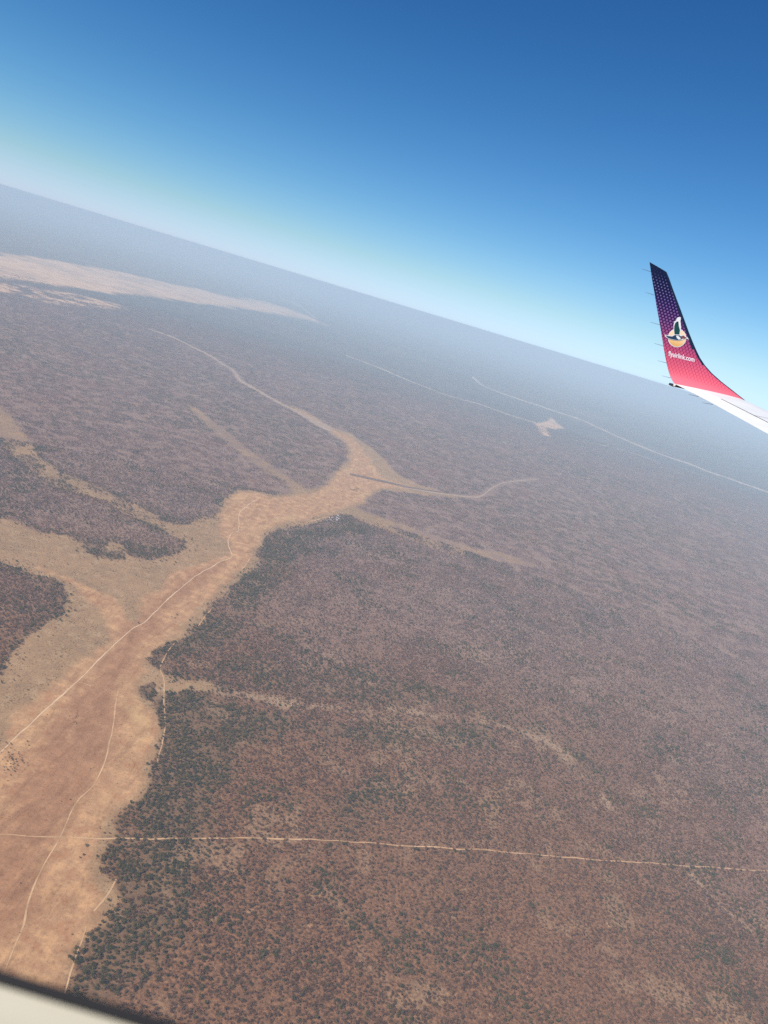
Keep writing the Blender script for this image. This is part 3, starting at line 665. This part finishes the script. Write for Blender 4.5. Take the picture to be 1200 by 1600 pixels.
def z2(q): return (q[0]/1200*90*ZS+(1020-980)*ZS, q[1]/1600*120*ZS+(480-390)*ZS)    # second zoom -> first zoom
M_GOLD = nodes_mat('gold_disc'); nt = M_GOLD[1]; tc = nt.nodes.new('ShaderNodeTexCoord'); sx = nt.nodes.new('ShaderNodeSeparateXYZ'); nt.links.new(tc.outputs['Object'], sx.inputs[0])
nt.links.new(ramp(nt, [(0, (.56, .27, .06)), (.5, (.74, .42, .14)), (1, (.86, .62, .38))], maprange(nt, sx.outputs[2], 1.2+.50, 1.2+.80)), M_GOLD[2].inputs['Base Color']); M_GOLD[2].inputs['Roughness'].default_value = .4; M_GOLD = M_GOLD[0]
M_EW = flat((.82, .80, .78), 'emblem_white'); M_EG = flat((.006, .062, .05), 'emblem_green'); M_EB = flat((.012, .04, .085), 'emblem_blue'); M_ER = flat((.22, .07, .06), 'emblem_brown')
def circ(cx, cy, rx, ry, n=28): return [z2((cx+rx*math.cos(k*math.tau/n), cy+ry*math.sin(k*math.tau/n))) for k in range(n)]
emb = decal('emblem', circ(505, 640, 192, 195), M_EW, .003, wl_o)
decal('emblem_disc', circ(505, 640, 178, 181), M_GOLD, .005, wl_o)
def dz(name, pts, mat, off): return decal(name, [z2(p) for p in pts], mat, off, wl_o)
dz('emblem_wing_edge', [(440,575),(430,480),(428,380),(450,290),(478,285),(500,225),(530,210),(560,205),(580,215),(572,300),(585,420),(575,500),(555,585)], M_EW, .007)
dz('emblem_wing', [(450,575),(440,480),(442,395),(465,330),(478,380),(495,300),(510,390),(530,300),(540,400),(562,480),(548,580)], M_EG, .009)
dz('emblem_body_edge', [(240,568),(300,588),(385,598),(450,570),(560,575),(650,585),(690,625),(745,640),(775,705),(720,665),(665,655),(610,685),(540,700),(450,690),(370,672),(310,655),(260,620)], M_EW, .011)
dz('emblem_body', [(262,585),(310,602),(400,612),(455,582),(560,590),(600,640),(590,680),(520,690),(450,680),(380,664),(315,645),(280,615)], M_EB, .013)
dz('emblem_breast', [(480,595),(520,598),(560,630),(580,672),(530,676),(495,645)], M_EW, .015)
dz('emblem_head', [(575,605),(640,592),(665,622),(700,640),(640,655),(590,660),(600,630)], M_ER, .015)
fc = bpy.data.curves.new('lettering', 'FONT'); fc.body = 'flyairlink.com'; fc.size = 1; fc.offset = .012
fo = bpy.data.objects.new('tmp', fc); S.collection.objects.link(fo); bpy.context.view_layer.update()
dg = bpy.context.evaluated_depsgraph_get(); tm = bpy.data.meshes.new_from_object(fo.evaluated_get(dg)); bpy.data.objects.remove(fo)
co = np.array([v.co[:] for v in tm.vertices]); wmax = co[:, 0].max()
P0 = np.array(z2((318, 1010))); P1 = np.array(z2((862, 1142))); ax = (P1-P0)/wmax; up = np.array([.12, -1])*np.linalg.norm(ax)*1.35
for vtx in tm.vertices:
    q = P0+ax*vtx.co.x+up*vtx.co.y; h = on_skin(Z0[0]+q[0]/ZS, Z0[1]+q[1]/ZS, .004); vtx.co = h if h else Vector(sec[8][0]-WO)
tm.materials.clear(); tm.materials.append(flat((.85, .82, .82), 'letter_white')); tm.name = 'lettering'
lo = bpy.data.objects.new('lettering', tm); S.collection.objects.link(lo); lo.parent = wl_o

# ------------------------------------------------------------------ the cabin window
M_BEZ = paint('cream_plastic', (.50, .45, .33), .5, 0); M_GSK = paint('black_rubber', (.012, .011, .012), .7, 0)
win = empty('cabin_window', (0, .16, H-.206)); tag(win, 'cream plastic cabin window surround with black rubber seal at the lower left', 'window')
def rrect(off, y, n=14):
    w, hb, ht, r = .155+off, -.2086-off, .21+off, .088+off; out = []
    for cx, cz, a0 in ((w-r, ht-r, 0), (-w+r, ht-r, 90), (-w+r, hb+r, 180), (w-r, hb+r, 270)):
        for k in range(n+1): a = math.radians(a0+90*k/n); out.append((cx+r*math.cos(a), y-.16, cz+r*math.sin(a)+.206))
    return out
def ring(name, prof, mat):
    rows = [rrect(o_, y_) for o_, y_ in prof]; n = len(rows[0]); v = [p for r0 in rows for p in r0]; f = []
    for i in range(len(rows)-1):
        for k in range(n): f.append((i*n+k, i*n+(k+1) % n, (i+1)*n+(k+1) % n, (i+1)*n+k))
    return mesh_obj(name, v, f, mat, win, smooth=True)
ring('rubber_seal', [(-.0012, .1625), (-.0022, .1610), (-.0018, .1603), (.0004, .1596), (.0016, .1600)], M_GSK)
ring('window_surround', [(.0013, .1605), (.0022, .1588), (.006, .154), (.012, .149), (.02, .140), (.035, .128), (.055, .122), (.06, .124), (.06, .17)], M_BEZ)

# ------------------------------------------------------------------ the air
me = bpy.data.meshes.new('haze'); b2 = bmesh.new(); bmesh.ops.create_cube(b2, size=1); b2.to_mesh(me); b2.free()
hz = bpy.data.objects.new('haze', me); S.collection.objects.link(hz); hz.scale = (250000, 250000, H+2.1+1); hz.location = (0, 0, (H+2.1-1)/2); tag(hz, kind='stuff')
hm = bpy.data.materials.new('haze'); hm.use_nodes = True; hn = hm.node_tree.nodes; hn.remove(hn['Principled BSDF'])
pv = hn.new('ShaderNodeVolumePrincipled'); pv.inputs['Density'].default_value = 1.14e-4; pv.inputs['Color'].default_value = (.74, .91, 1.0, 1); pv.inputs['Anisotropy'].default_value = -.14
pv.inputs['Density Attribute'].default_value = ''; pv.inputs['Color Attribute'].default_value = ''; pv.inputs['Temperature Attribute'].default_value = ''
hm.node_tree.links.new(pv.outputs[0], hn['Material Output'].inputs['Volume']); me.materials.append(hm)
print('TREES', len(FN[0]), len(FM[0]), len(SH[0]))
